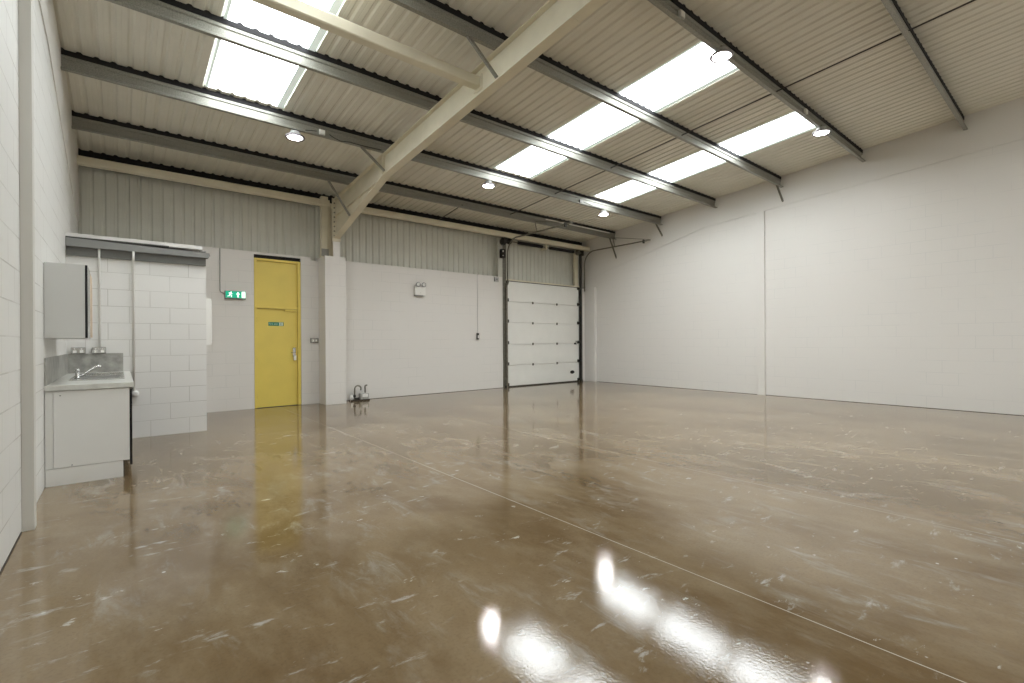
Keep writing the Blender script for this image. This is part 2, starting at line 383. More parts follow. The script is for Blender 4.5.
# sag rods between neighbouring purlins
RN = ['eaves beam', 'first purlin from the back wall', 'second', 'third', 'fourth', 'fifth', 'sixth']
for i in range(5):
    y0, y1 = PUR[i], PUR[i+1]; x = 7.78
    o = MB().tube([(x, y0 + 0.016, zr(y0) - 0.15), (x, y1 - 0.01, zr(y1) - 0.15)], 0.011, 8).build('sag_rod', m_rod)
    nm = ['nearest', 'second', 'third', 'fourth', 'fifth'][i]
    tag(o, 'thin dark sag rod spanning from the %s to the %s purlin from the back wall' % (['first', 'second', 'third', 'fourth', 'fifth'][i], ['second', 'third', 'fourth', 'fifth', 'sixth'][i]), 'rod', 'sag rods between the purlins')
o = MB().tube([(6.3, PUR[0] + 0.006, zr(PUR[0]) - 0.17), (6.3, 10.60, 4.44)], 0.011, 8).build('sag_rod', m_rod)
tag(o, 'short dark rod joining the back purlin to the cream eaves beam', 'rod', 'sag rods between the purlins')
o = MB().tube([(7.78, PUR[5] - 0.01, zr(1.52) - 0.15), (7.78, YF + 0.05, zr(YF) - 0.15)], 0.011, 8).build('sag_rod', m_rod)
tag(o, 'thin dark sag rod running off the top edge from the sixth purlin', 'rod', 'sag rods between the purlins')

# eaves beams (square hollow section with soft corners) left and right of the column
def eaves(x0, x1, lab):
    b = MB(); c = 0.03
    z0, z1, y0, y1 = 4.285, 4.43, 10.56, 10.70
    pts = []
    for cy, cz, a0 in ((y1 - c, z1 - c, 0), (y0 + c, z1 - c, 90), (y0 + c, z0 + c, 180), (y1 - c, z0 + c, 270)):
        for k in range(4):
            a = math.radians(a0 + 30 * k); pts.append((cy + c * math.cos(a), cz + c * math.sin(a)))
    b.prism(pts, 'X', x0, x1)
    tag(b.build('eaves_beam', m_cream), lab, 'beam', 'cream eaves beams')
eaves(XL, 3.545, 'cream steel eaves beam along the back wall left of the column')
eaves(3.695, XR, 'cream steel eaves beam along the back wall right of the column')

# rafter with haunch
RX0, RX1 = 3.55, 3.69; RC = 3.62
raf = thing('steel_rafter', (RC, 10.38, 3.6), 'large cream steel rafter with haunch crossing the ceiling on the diagonal', 'rafter')
tz = lambda y: zr(y) - 0.265
bz = lambda y: zr(y) - 0.64
Y0, Y1 = YF + 0.02, 10.37
MB().prism([(Y0, tz(Y0) - 0.01), (Y1, tz(Y1) - 0.01), (Y1, bz(Y1) + 0.01), (Y0, bz(Y0) + 0.01)], 'X', RC - 0.005, RC + 0.005).build('web', m_cream, raf)
MB().prism([(Y0, tz(Y0)), (Y1, tz(Y1)), (Y1, tz(Y1) - 0.014), (Y0, tz(Y0) - 0.014)], 'X', RX0, RX1).build('top_flange', m_cream, raf)
MB().prism([(Y0, bz(Y0)), (7.9, bz(7.9)), (7.9, bz(7.9) + 0.014), (Y0, bz(Y0) + 0.014)], 'X', RX0, RX1).build('bottom_flange', m_cream, raf)
HZ = 3.57
h = MB().prism([(7.88, bz(7.88)), (Y1, bz(Y1)), (Y1, HZ + 0.01)], 'X', RC - 0.0045, RC + 0.0045).build('haunch', m_cream, raf)
MB().prism([(7.86, bz(7.86)), (Y1, HZ), (Y1, HZ + 0.016), (7.86, bz(7.86) + 0.016)], 'X', RX0, RX1).build('haunch_flange', m_cream, raf)
MB().prism([(7.9, bz(7.9) + 0.002), (Y1, bz(Y1) + 0.002), (Y1, bz(Y1) + 0.012), (7.9, bz(7.9) + 0.012)], 'X', RX0 + 0.03, RX1 - 0.03).build('inner_flange', m_cream, raf)
MB().box(RX0 - 0.02, RX1 + 0.02, Y1 - 0.001, Y1 + 0.016, HZ - 0.06, tz(Y1) + 0.02, 0.002).build('end_plate', m_cream, raf)
for yy in (7.9, 3.35):
    MB().box(RC - 0.06, RC + 0.06, yy, yy + 0.012, bz(yy) + 0.013, tz(yy) - 0.013).build('stiffener', m_cream, raf) if yy > 7 else MB().box(RX0, RX1, yy, yy + 0.03, bz(yy) - 0.006, bz(yy) + 0.002).build('weld_strip', m_cream, raf)
for k in range(8):
    for sx in (-1, 1):
        z = HZ + 0.05 + k * 0.10
        MB().lathe([(0.015, -0.018), (0.015, 0)], (RC + sx * 0.048, Y1 - 0.001, z), 6, 'Y').build('bolt', m_track, raf)
for i in range(6):
    y = PUR[i]
    MB().box(RC - 0.06, RC + 0.06, y + 0.003, y + 0.009, tz(y) - 0.001, zr(y) - 0.20).build('purlin_cleat', m_cream, raf)

# column
colm = thing('steel_column', (RC, 10.5, 3.165), 'cream steel column rising from the white block pier to the rafter', 'column')
ct = tz(10.5)
MB().box(RX0, RX1, 10.387, 10.40, 3.165, ct).build('front_flange', m_cream, colm)
MB().box(RX0, RX1, 10.70, 10.714, 3.165, 4.40).build('rear_flange', m_cream, colm)
MB().box(RC - 0.005, RC + 0.005, 10.40, 10.70, 3.165, 4.28).build('web', m_cream, colm)
MB().box(3.38, 3.52, 10.60, 10.72, 3.165, 4.50, 0.004).build('side_post', m_cream, colm, 'cream box post against the cladding')
MB().box(3.375, 3.525, 10.585, 10.60, 3.20, 3.36, 0.003).build('bolt_plate', m_galv, colm)
MB().box(RX0 - 0.004, RX1 + 0.004, 10.378, 10.386, 3.165, 3.50).build('painted_foot', m_plain, colm, 'white painted foot of the column')

# pale tie beam across the left bay
b = MB(); c = 0.012; yc, zc = 5.07, 4.68; hw = 0.065
b.prism([(yc - hw + c, zc - hw), (yc + hw - c, zc - hw), (yc + hw, zc - hw + c), (yc + hw, zc + hw - c), (yc + hw - c, zc + hw), (yc - hw + c, zc + hw), (yc - hw, zc + hw - c), (yc - hw, zc - hw + c)], 'X', XL, RC - 0.02)
t = thing('tie_beam', (1.5, yc, zc), 'cream square steel tie beam spanning left wall to rafter', 'beam')
b.build('steel_tube', m_cream, t)
MB().box(RC - 0.02, RC - 0.005, yc - 0.09, yc + 0.09, zc - 0.1, zc + 0.1, 0.003).build('end_plate', m_cream, t)

# fly braces
def brace(p, q, lab, grp, m=None):
    t = thing('fly_brace', p, lab, 'brace', grp)
    p, q = Vector(p), Vector(q)
    b = MB(); d = (q - p).normalized(); n = d.cross(Vector((0, 1, 0))).normalized()
    w = Vector((0, 0.034, 0)); th = n * 0.004
    def slab(a0, a1, v, u):
        vs = [b.bm.verts.new(x) for x in (a0, a0 + v, a0 + v + u, a0 + u, a1, a1 + v, a1 + v + u, a1 + u)]
        for f in ((0, 1, 2, 3), (7, 6, 5, 4), (0, 4, 5, 1), (1, 5, 6, 2), (2, 6, 7, 3), (3, 7, 4, 0)): b.bm.faces.new([vs[i] for i in f])
    slab(p, q, w, th); slab(p, q, n * 0.034, Vector((0, 0.004, 0)))
    b.build('angle_bar', m or m_galv, t)
    for e in (p + d * 0.03, q - d * 0.03):
        MB().lathe([(0.012, -0.012), (0.012, 0.012)], e, 6, 'Y').build('bolt', m_galv, t)
for i, lab in ((0, 'galvanised angle brace from the back purlin down to the rafter haunch'), (1, 'galvanised angle brace from the second back purlin to the rafter'), (3, 'galvanised angle brace above the tie beam from the fourth purlin to the rafter')):
    y = PUR[i]; zq = {0: 3.86, 1: bz(7.88) + 0.06, 3: bz(4.6) + 0.03}[i]
    brace((3.14, y - 0.03, zr(y) - 0.24), (3.565, y - 0.05, zq), lab, 'fly braces along the rafter')
for i, lab in ((0, 'dark angle brace from the back purlin down to the right wall'), (1, 'dark angle brace from the second back purlin to the right wall'), (3, 'dark angle brace from the fourth purlin to the right wall')):
    y = PUR[i]; zq = {0: 3.90, 1: 4.31, 3: 4.56}[i]
    brace((11.70, y - 0.03, zr(y) - 0.24), (XR - 0.03, y - 0.05, zq), lab, 'fly braces at the right wall', m_track)

# ------------------------------------------------------------------ high bay lamps
def lamp(x, y, z, lab, ytop):
    t = thing('high_bay_lamp', (x, y, z), lab, 'lamp', 'round high bay lamps')
    MB().lathe([(0.104, 0.004), (0.136, -0.004), (0.145, 0.010), (0.130, 0.03), (0.104, 0.03)], (x, y, z), 40, closed=True).build('rim_ring', m_ring, t)
    MB().lathe([(0.02, 0.004), (0.103, 0.004), (0.103, 0.014), (0.02, 0.014)], (x, y, z), 40).build('lens', m_lens, t)
    b = MB(); b.lathe([(0.11, 0.016), (0.11, 0.04), (0.075, 0.055), (0.07, 0.095), (0.03, 0.105)], (x, y, z), 32)
    for k in range(16):
        a = k * math.pi / 8; ca, sa = math.cos(a), math.sin(a)
        b.tube([(x + 0.06 * ca, y + 0.06 * sa, z + 0.07), (x + 0.10 * ca, y + 0.10 * sa, z + 0.045)], 0.005, 5)
    b.build('housing', m_lgrey, t)
    zp = zr(ytop) - 0.25
    MB().tube([(x - 0.03, y, z + 0.10), (x - 0.02, y, z + 0.14), (x, y, z + 0.15), (x + 0.02, y, z + 0.14), (x + 0.03, y, z + 0.10)], 0.005, 6).build('hanger', m_track, t)
    MB().tube([(x, y, z + 0.145), (x + 0.004, ytop - 0.03, zp + 0.003)], 0.005, 6).build('hook', m_track, t)
    MB().tube([(x + 0.03, y, z + 0.09), (x + 0.07, y, z + 0.13), (x + 0.08, y + 0.01, zp - 0.0), (x + 0.14, ytop - 0.064, zp - 0.01)], 0.005, 6).build('flex', m_dark, t)
lamp(2.11, 7.85, 4.50, 'glowing round lamp hanging in the left bay under the second purlin', PUR[1])
lamp(5.83, 7.85, 4.50, 'glowing round lamp in the middle bay nearest the back wall', PUR[1])
lamp(9.44, 7.85, 4.50, 'glowing round lamp furthest right along the second purlin, before the roller door', PUR[1])
lamp(5.93, 3.0, 4.93, 'large round lamp at the top, in front of the middle rooflight', PUR[4])
lamp(9.43, 3.0, 4.91, 'glowing round lamp on the fifth purlin nearest the right wall', PUR[4])

# wiring along the purlins
def cable(pts, lab, grp=None, r=0.007, m=None):
    tag(MB().tube(pts, r, 6).build('electric_cable', m or m_dark), lab, 'cable', grp)
yb = PUR[1] - 0.075; zb = zr(PUR[1]) - 0.235
cable([(2.25, yb, zb + 0.0), (2.42, yb, zb + 0.03)], 'short black cable from the left lamp to the white junction box')
cable([(2.62, yb, zb + 0.03), (2.68, yb, zb + 0.0), (2.80, yb, zb - 0.03), (2.95, yb, zb - 0.005), (3.12, yb, zb - 0.01), (3.5, yb, zb + 0.0)], 'black cable sagging from the white junction box towards the rafter')
def jbox(x, y, z, lab, m):
    t = thing('junction_box', (x, y, z), lab, 'electrical box', None)
    MB().box(x - 0.045, x + 0.045, y - 0.035, y + 0.0, z - 0.04, z + 0.04, 0.006).build('box_body', m, t)
    MB().box(x - 0.040, x + 0.040, y - 0.040, y - 0.035, z - 0.035, z + 0.035, 0.003).build('lid', m, t)
jbox(2.52, PUR[1] - 0.006, zb + 0.055, 'white junction box on the second purlin right of the left lamp', m_plastic)
jbox(8.60, PUR[1] - 0.006, zb + 0.05, 'dark junction box on the second purlin left of the far right lamp', m_sock)
jbox(5.08, PUR[4] - 0.006, zr(PUR[4]) - 0.15, 'white junction box on the fifth purlin at the top edge', m_plastic)
jbox(8.85, PUR[4] - 0.006, zr(PUR[4]) - 0.15, 'white junction box on the fifth purlin left of the right lamp', m_plastic)
cable([(8.65, yb, zb + 0.03), (9.0, yb, zb - 0.008), (9.4, yb, zb - 0.012)], 'black cable feeding the far right lamp of the second purlin')
tag(MB().box(9.0, 11.7, PUR[0] - 0.04, PUR[0] - 0.006, zr(PUR[0]) - 0.10, zr(PUR[0]) - 0.075, 0.003).build('cable_trunking', m_plastic), 'white cable trunking along the back purlin towards the right wall', 'trunking')

# ------------------------------------------------------------------ yellow door
d = thing('door_1', (2.54, YB, 0), 'tall yellow fire exit door with panel above, in the back wall', None, kind='structure')
b = MB(); yf0, yf1 = YB + 0.005, YB + 0.09
b.box(2.095, 2.14, yf0, yf1, 0, 3.05, 0.003); b.box(2.925, 2.985, yf0, yf1, 0, 3.05, 0.003)
b.box(2.14, 2.925, yf0, yf1, 3.005, 3.05, 0.003); b.box(2.14, 2.925, yf0, yf1, 2.035, 2.075, 0.003)
b.build('door_frame', m_yellow, d)
MB().box(2.142, 2.923, YB + 0.055, YB + 0.085, 0.006, 2.033, 0.003).build('door_leaf', m_yellow, d)
MB().box(2.142, 2.923, YB + 0.055, YB + 0.085, 2.077, 3.003, 0.003).build('over_panel', m_yellow, d)
MB().box(2.095, 2.985, YB + 0.03, YB + 0.09, 3.052, 3.123).build('head_gap', m_black, d, 'black gap above the yellow frame')
MB().box(2.095, 2.985, YB - 0.01, YB + 0.02, 0, 0.006).build('threshold', m_dark, d)
lk = MB().box(2.83, 2.885, YB + 0.03, YB + 0.055, 1.03, 1.22, 0.004).build('lock_case', m_steel, d)
MB().box(2.835, 2.885, YB - 0.02, YB + 0.03, 0.955, 1.06, 0.008).build('code_lock', m_plastic, lk, 'pale push button lock body')
MB().tube([(2.857, YB + 0.03, 1.12), (2.857, YB - 0.03, 1.12), (2.78, YB - 0.035, 1.12)], 0.009, 8).build('lever_handle', m_steel, lk)
MB().box(2.66, 2.92, YB + 0.01, YB + 0.055, 1.985, 2.03, 0.006).build('door_closer', m_yellow, d)
for z in (0.25, 1.0, 1.8): MB().lathe([(0.008, -0.05), (0.008, 0.05)], (2.142, YB + 0.045, z), 10).build('hinge', m_steel, d)
# sticker on the leaf
def text_mesh(body, size, loc, m, name, parent, depth=0.001, width=None):
    cu = bpy.data.curves.new('t', 'FONT'); cu.body = body; cu.size = size; cu.align_x = 'CENTER'; cu.align_y = 'CENTER'; cu.extrude = depth
    to = bpy.data.objects.new('t', cu); COL.objects.link(to)
    bpy.context.view_layer.update()
    me = bpy.data.meshes.new_from_object(to.evaluated_get(bpy.context.evaluated_depsgraph_get()))
    bpy.data.objects.remove(to); bpy.data.curves.remove(cu)
    if width:
        w = max(v.co.x for v in me.vertices) - min(v.co.x for v in me.vertices)
        me.transform(Matrix.Diagonal((width / w, 1, 1, 1)))
    me.transform(Matrix.Rotation(math.radians(90), 4, 'X')); me.transform(Matrix.Translation(Vector(loc)))
    off = Vector(parent.location); p = parent
    while p.parent: p = p.parent; off += Vector(p.location)
    me.transform(Matrix.Translation(-off))
    me.materials.clear(); me.materials.append(m)
    o = bpy.data.objects.new(name, me); COL.objects.link(o); o.parent = parent
    return o
def running_man(x, y, z, s, m, name, parent):
    """small pictogram of a figure leaving through a doorway, s = height"""
    b = MB(); yy0, yy1 = y - 0.0015, y
    def limb(p, q, w):
        p, q = Vector(p), Vector(q); dd = (q - p).normalized(); n = Vector((-dd.y, dd.x)) * w / 2
        b.prism([tuple(v) for v in (p + n, q + n, q - n, p - n)], 'Y', yy0, yy1)
    X = lambda u: x + u * s; Z = lambda v: z + v * s
    b.prism([(X(0.10 + 0.09 * math.cos(k * math.pi / 5)), Z(0.40 + 0.09 * math.sin(k * math.pi / 5))) for k in range(10)], 'Y', yy0, yy1)
    limb((X(0.04), Z(0.30)), (X(-0.06), Z(-0.05)), 0.17 * s)
    limb((X(0.04), Z(0.26)), (X(0.30), Z(0.10)), 0.08 * s); limb((X(0.02), Z(0.26)), (X(-0.28), Z(0.22)), 0.08 * s)
    limb((X(-0.05), Z(-0.03)), (X(0.20), Z(-0.18)), 0.10 * s); limb((X(0.20), Z(-0.16)), (X(0.12), Z(-0.46)), 0.09 * s)
    limb((X(-0.07), Z(-0.03)), (X(-0.20), Z(-0.28)), 0.10 * s); limb((X(-0.20), Z(-0.26)), (X(-0.46), Z(-0.30)), 0.08 * s)
    return b.build(name, m, parent)
sg = MB().box(2.362, 2.655, YB + 0.051, YB + 0.055, 1.680, 1.755).build('exit_sticker', m_green2, d, 'small green and white fire exit sticker')
text_mesh('Fire exit', 0.058, (2.455, YB + 0.0505, 1.718), m_signw2, 'lettering', sg, 0.0006, 0.165)
MB().box(2.565, 2.640, YB + 0.050, YB + 0.0509, 1.685, 1.750).build('pictogram_panel', m_signw2, sg)
running_man(2.60, YB + 0.050, 1.717, 0.055, m_green2, 'running_figure', sg)

# illuminated exit sign with conduit
t = thing('exit_sign', (1.755, YB, 2.20), 'green illuminated exit sign box left of the yellow door', 'sign')
MB().box(1.575, 1.935, 10.69, YB, 2.205, 2.350, 0.004).build('sign_case', m_lgrey, t)
fc = MB().box(1.583, 1.927, 10.685, 10.690, 2.213, 2.342).build('sign_face', m_green, t)
running_man(1.665, 10.6845, 2.277, 0.115, m_signw, 'running_figure', fc)
b = MB(); b.prism([(1.783, 2.225), (1.783, 2.28), (1.762, 2.28), (1.795, 2.33), (1.828, 2.28), (1.807, 2.28), (1.807, 2.225)], 'Y', 10.683, 10.6845); b.build('arrow', m_signw, fc)
MB().box(1.860, 1.922, 10.683, 10.6845, 2.218, 2.337).build('doorway', m_signw, fc)
MB().box(1.575, 1.935, 10.695, 10.745, 2.190, 2.203, 0.002).build('base_rail', m_sock, t)
tag(MB().tube([(1.50, YB - 0.012, 3.165), (1.50, YB - 0.012, 2.345), (1.51, YB - 0.014, 2.325), (1.572, YB - 0.02, 2.285)], 0.010, 8).build('conduit', m_lgrey), 'thin grey conduit bending down into the exit sign', 'conduit')

# switch box between door and pier
t = thing('socket_outlet', (3.255, YB, 1.32), 'small grey metal switch box between yellow door and pier', 'switch')
MB().box(3.175, 3.335, YB - 0.04, YB, 1.320, 1.425, 0.005).build('back_box', m_sock, t)
MB().box(3.190, 3.320, YB - 0.046, YB - 0.04, 1.333, 1.412, 0.002).build('face_plate', m_steel, t)
for x in (3.225, 3.285): MB().box(x - 0.013, x + 0.013, YB - 0.051, YB - 0.046, 1.355, 1.39, 0.002).build('rocker', m_plastic, t)

# emergency twin spot
t = thing('emergency_light', (5.79, YB, 2.48), 'white emergency light box with two spotlights high on the back wall', 'lamp')
MB().box(5.65, 5.94, YB - 0.09, YB, 2.49, 2.70, 0.01).build('housing', m_plastic, t)
MB().box(5.66, 5.88, YB - 0.085, YB - 0.005, 2.474, 2.492, 0.003).build('base_rail', m_sock, t)
for x in (5.72, 5.88):
    hd = MB().lathe([(0.02, 0.0), (0.045, -0.03), (0.058, -0.075), (0.058, -0.085), (0.02, -0.08)], (x, YB - 0.04, 2.755), 20, 'Y').build('spotlight', m_sock, t)
    MB().lathe([(0.045, -0.086), (0.045, -0.080)], (x, YB - 0.04, 2.755), 20, 'Y').build('lens', m_chrome, hd)
    MB().tube([(x, YB - 0.045, 2.70), (x, YB - 0.045, 2.725)], 0.012, 8).build('neck', m_sock, t)
MB().lathe([(0.006, -0.004), (0.006, 0)], (5.80, YB - 0.09, 2.55), 12, 'Y').build('indicator', m_sock, t)

# hanging control switch
t = thing('pendant_switch', (7.58, YB, 1.37), 'small black switch hanging on a thin grey cord beside the loading door', 'switch')
MB().box(7.545, 7.615, YB - 0.045, YB - 0.002, 1.38, 1.56, 0.012).build('switch_body', m_dark, t)
MB().box(7.563, 7.597, YB - 0.050, YB - 0.045, 1.42, 1.50, 0.004).build('rocker', m_plastic, t)
MB().tube([(7.58, YB - 0.02, 1.56), (7.585, YB - 0.012, 2.3), (7.58, YB - 0.012, 3.17)], 0.004, 6).build('cord', m_lgrey, t)
t = thing('wall_bracket', (8.23, YB, 3.02), 'small white box at the top right end of the block wall', 'electrical box')
MB().box(8.16, 8.30, YB - 0.05, YB, 3.02, 3.14, 0.008).build('box_body', m_lgrey, t)
MB().box(8.20, 8.26, YB - 0.056, YB - 0.05, 3.05, 3.10, 0.003).build('cover', m_sock, t)

# gas meter stub with looped pipes
t = thing('gas_meter', (4.22, YB - 0.12, 0), 'small grey gas valve set with looped pipes on the floor by the pier', 'meter')
MB().box(4.20, 4.40, YB - 0.22, YB - 0.08, 0.03, 0.17, 0.02).build('meter_body', m_meter, t)
MB().box(4.235, 4.365, YB - 0.235, YB - 0.22, 0.085, 0.15, 0.006).build('dial_plate', m_plastic, t)
arc = lambda cx, cz, r, a0, a1, y: [(cx + r * math.cos(math.radians(a)), y, cz + r * math.sin(math.radians(a))) for a in range(a0, a1 + (1 if a1 > a0 else -1), 15 if a1 > a0 else -15)]
MB().tube([(4.09, YB - 0.14, 0.0)] + [(4.09, YB - 0.14, 0.2)] + arc(4.165, 0.27, 0.072, 180, -30, YB - 0.14), 0.017, 10).build('looped_pipe', m_track, t)
MB().tube([(4.345, YB - 0.12, 0.15), (4.34, YB - 0.12, 0.30)] + arc(4.37, 0.31, 0.03, 170, 50, YB - 0.12), 0.017, 10).build('short_pipe', m_track, t)
MB().tube([(4.02, YB - 0.13, 0.0), (4.02, YB - 0.13, 0.14)], 0.028, 12).build('inlet_pipe', m_plastic, t)
MB().lathe([(0.03, 0), (0.03, 0.05)], (4.09, YB - 0.14, 0.09), 6).build('union_nut', m_dark, t)
MB().tube([(4.09, YB - 0.14, 0.05), (4.21, YB - 0.14, 0.06)], 0.02, 10).build('cross_pipe', m_dark, t)
MB().box(4.0, 4.41, YB - 0.23, YB - 0.05, 0.0, 0.028, 0.004).build('base_plate', m_grime, t)

# ------------------------------------------------------------------ sectional loading door
d = thing('door_2', (10.1, YB, 0), 'white sectional loading door with dark tracks at the right of the back wall', None, kind='structure')
DX0, DX1 = 8.62, 11.66
zs = [0.03, 0.632, 1.245, 1.870, 2.480, 3.070]
for k in range(5):
    z0, z1 = zs[k] + 0.004, zs[k+1] - 0.004
    p = MB().box(DX0, DX1, YB + 0.01, YB + 0.06, z0, z1, 0.004).build('door_panel', m_door, d)
    for f in (0.33, 0.66):
        zz = z0 + (z1 - z0) * f
        MB().box(DX0 + 0.01, DX1 - 0.01, YB + 0.0075, YB + 0.011, zz - 0.006, zz + 0.006, 0.001).build('groove_bead', m_door, p)
MB().box(DX0, DX1, YB + 0.012, YB + 0.058, 0.0, 0.033).build('bottom_seal', m_dark, d)
for z in zs[1:5]:
    for x in (9.63, 10.65):
        hg = MB().box(x - 0.03, x + 0.03, YB - 0.002, YB + 0.008, z - 0.035, z + 0.035, 0.003).build('hinge', m_track, d)
        MB().tube([(x - 0.03, YB - 0.004, z), (x + 0.03, YB - 0.004, z)], 0.009, 8).build('hinge_pin', m_dark, hg)
for z in zs[:5] + [3.0]:
    for x, s in ((DX0 + 0.04, -1), (DX1 - 0.04, 1)):
        rb = MB().box(x - 0.045, x + 0.03, YB - 0.02, YB + 0.01, z + 0.0, z + 0.09, 0.006).build('roller_bracket', m_dark, d)
        MB().tube([(x, YB - 0.035, z + 0.045), (x + s * 0.07, YB - 0.035, z + 0.045)], 0.018, 10).build('roller', m_dark, rb)
# handle pocket and lock
MB().lathe([(0.0, -0.004), (0.05, -0.004), (0.06, 0.008)], (0, 0, 0), 24, 'Y').build('handle_pocket', m_black, d)
hp = d.children[-1] if d.children else None
for o in d.children:
    if o.name.startswith('handle_pocket'):
        o.data.transform(Matrix.Translation(Vector(d.location)))
        o.data.transform(Matrix.Diagonal((1.9, 1, 1, 1))); o.data.transform(Matrix.Translation(Vector((11.34, YB + 0.008, 0.32)) - Vector(d.location)))
lk = MB().box(11.43, 11.50, YB - 0.02, YB + 0.01, 1.22, 1.27, 0.004).build('lock', m_dark, d)
MB().box(11.475, 11.58, YB - 0.035, YB - 0.02, 1.30, 1.325, 0.003).build('lock_bolt', m_sock, lk)
MB().box(11.475, 11.49, YB - 0.035, YB - 0.02, 1.20, 1.34, 0.003).build('lock_lever', m_sock, lk)
# header
MB().box(8.6, 11.82, YB - 0.005, YB + 0.10, 3.085, 3.13, 0.003).build('header_rail', m_cream, d)
MB().box(8.6, 11.95, YB + 0.0, YB + 0.10, 3.068, 3.086).build('header_seal', m_dark, d)
# vertical tracks
for x0, x1, s in ((8.475, 8.60, 1), (11.68, 11.80, -1)):
    tr = MB().box(x0, x1, YB - 0.012, YB + 0.0, 0.0, 4.28, 0.002).build('vertical_track', m_track if s > 0 else m_dark, d)
    xe = x1 if s > 0 else x0
    MB().section([(xe - s * 0.05, YB - 0.02), (xe - s * 0.05, YB - 0.075), (xe, YB - 0.075), (xe, YB - 0.055)], 0.004, 'Z', 0.0, 3.0).build('roller_channel', m_track if s > 0 else m_dark, tr)
    MB().box(xe - s * 0.06 - 0.01, xe - s * 0.06 + 0.01, YB - 0.08, YB - 0.01, 0.0, 0.06).build('foot_bracket', m_dark, tr)
MB().box(8.33, 8.468, YB + 0.02, YB + 0.10, 3.17, 4.28, 0.003).build('cladding_post', m_wliner, d, 'pale post left of the door head')
MB().box(11.50, 11.64, YB + 0.02, YB + 0.10, 3.13, 4.28, 0.003).build('cladding_post', m_cream, d, 'cream post right of the door head')
# curved and horizontal tracks
for x in (8.58, 11.83):
    pts = [(x, YB - 0.10, 2.95), (x, YB - 0.10, 3.82)] + [(x, YB - 0.10 - 0.42 * (1 - math.cos(a)), 3.82 + 0.42 * math.sin(a)) for a in [math.radians(v) for v in range(10, 91, 10)]] + [(x, 8.12, 4.23)]
    b = MB()
    b.tube(pts, 0.02, 6)
    tr = b.build('horizontal_track', m_track, d)
    MB().tube([(x, 9.45, 4.52), (x, 8.14, 4.245)], 0.008, 6).build('hanger_rod', m_track, tr)
    MB().tube([(x, 9.47, 4.51), (x, 9.40, 4.23)], 0.010, 6).build('drop_hanger', m_track, tr)
    b = MB(); b.box(x - 0.10, x + 0.05, 8.28, 8.31, 4.215, 4.245); b.box(x - 0.03, x + 0.03, 8.33, 8.37, 4.17, 4.27); b.build('end_stop', m_dark, tr)
# torsion gear
zsft, ysft = 4.20, YB - 0.09
MB().tube([(8.38, ysft, zsft), (11.82, ysft, zsft)], 0.014, 10).build('torsion_shaft', m_track, d)
for x0, x1 in ((8.98, 9.95), (10.24, 11.33)):
    prof = []; n = 60
    for k in range(n + 1):
        prof.append((0.042 + 0.006 * (k % 2), x0 + (x1 - x0) * k / n))
    MB().lathe(prof, (0, ysft, zsft), 16, 'X').build('torsion_spring', m_black, d)
for x in (8.66, 11.52): MB().lathe([(0.03, -0.03), (0.085, -0.03), (0.07, -0.02), (0.075, 0.02), (0.085, 0.03), (0.03, 0.03)], (x, ysft, zsft), 24, 'X').build('cable_drum', m_dark if x < 10 else m_track, d)
MB().box(10.06, 10.13, ysft - 0.04, YB + 0.1, zsft - 0.07, zsft + 0.07, 0.005).build('centre_bracket', m_cream, d)
for x in (8.50, 11.72): MB().box(x - 0.05, x + 0.05, ysft - 0.05, YB - 0.012, zsft - 0.08, zsft + 0.08, 0.006).build('bearing_plate', m_dark, d)
hst = MB().lathe([(0.03, -0.04), (0.10, -0.04), (0.10, -0.03), (0.085, -0.02), (0.085, 0.02), (0.10, 0.03), (0.10, 0.04), (0.03, 0.04)], (8.43, ysft, zsft - 0.03), 28, 'X').build('chain_wheel', m_dark, d)
op = MB().box(8.36, 8.49, YB - 0.13, YB - 0.012, 3.70, 3.95, 0.012).build('lift_control_box', m_black, d)
MB().box(8.375, 8.41, YB - 0.136, YB - 0.13, 3.86, 3.91).build('cover_label', m_plastic, op)
MB().box(8.375, 8.41, YB - 0.136, YB - 0.13, 3.75, 3.77).build('cover_label', m_plastic, op)
MB().tube([(8.45, YB - 0.07, 3.95), (8.47, YB - 0.07, 4.1)], 0.012, 8).build('drive_rod', m_track, op)
MB().tube([(8.455, YB - 0.03, 3.70), (8.455, YB - 0.03, 1.0)], 0.005, 6).build('lift_chain', m_track, d)

# ------------------------------------------------------------------ block partition of the pod
PY = 8.55
struct(MB().box(XL, 1.01, PY, PY + 0.10, 0, 2.60).build('wall_partition', m_part), 'white block partition behind the kitchenette')
struct(MB().box(0.91, 1.01, PY + 0.10, YB, 0, 2.60).build('wall_partition_side', m_blk_y), 'side wall of the white block room')
struct(MB().box(XL, 0.96, PY - 0.03, YB, 2.735, 2.79).build('trim_7', m_plain), 'cream board roof of the block room')
t = thing('steel_lintel', (0.25, PY - 0.06, 2.49), 'long grey steel lintel along the top of the block partition', 'lintel')
MB().prism([(XL + 0.004, 2.607), (1.03, 2.607), (1.055, 2.64), (1.045, 2.68), (XL + 0.004, 2.715)], 'Y', PY - 0.10, PY - 0.004).build('upper_channel', m_lint, t, 'lighter upper channel')
MB().box(XL + 0.004, 1.005, PY - 0.04, PY - 0.002, 2.495, 2.607).build('lower_web', m_grey, t, 'darker grey lower web')
MB().box(XL + 0.004, 0.55, PY - 0.09, PY - 0.03, 2.712, 2.733).build('timber_packer', m_dark, t)
MB().lathe([(0.02, 0), (0.045, 0.005), (0.045, 0.03), (0.02, 0.035)], (0.96, PY - 0.06, 2.68), 14).build('end_cap', m_lint, t)
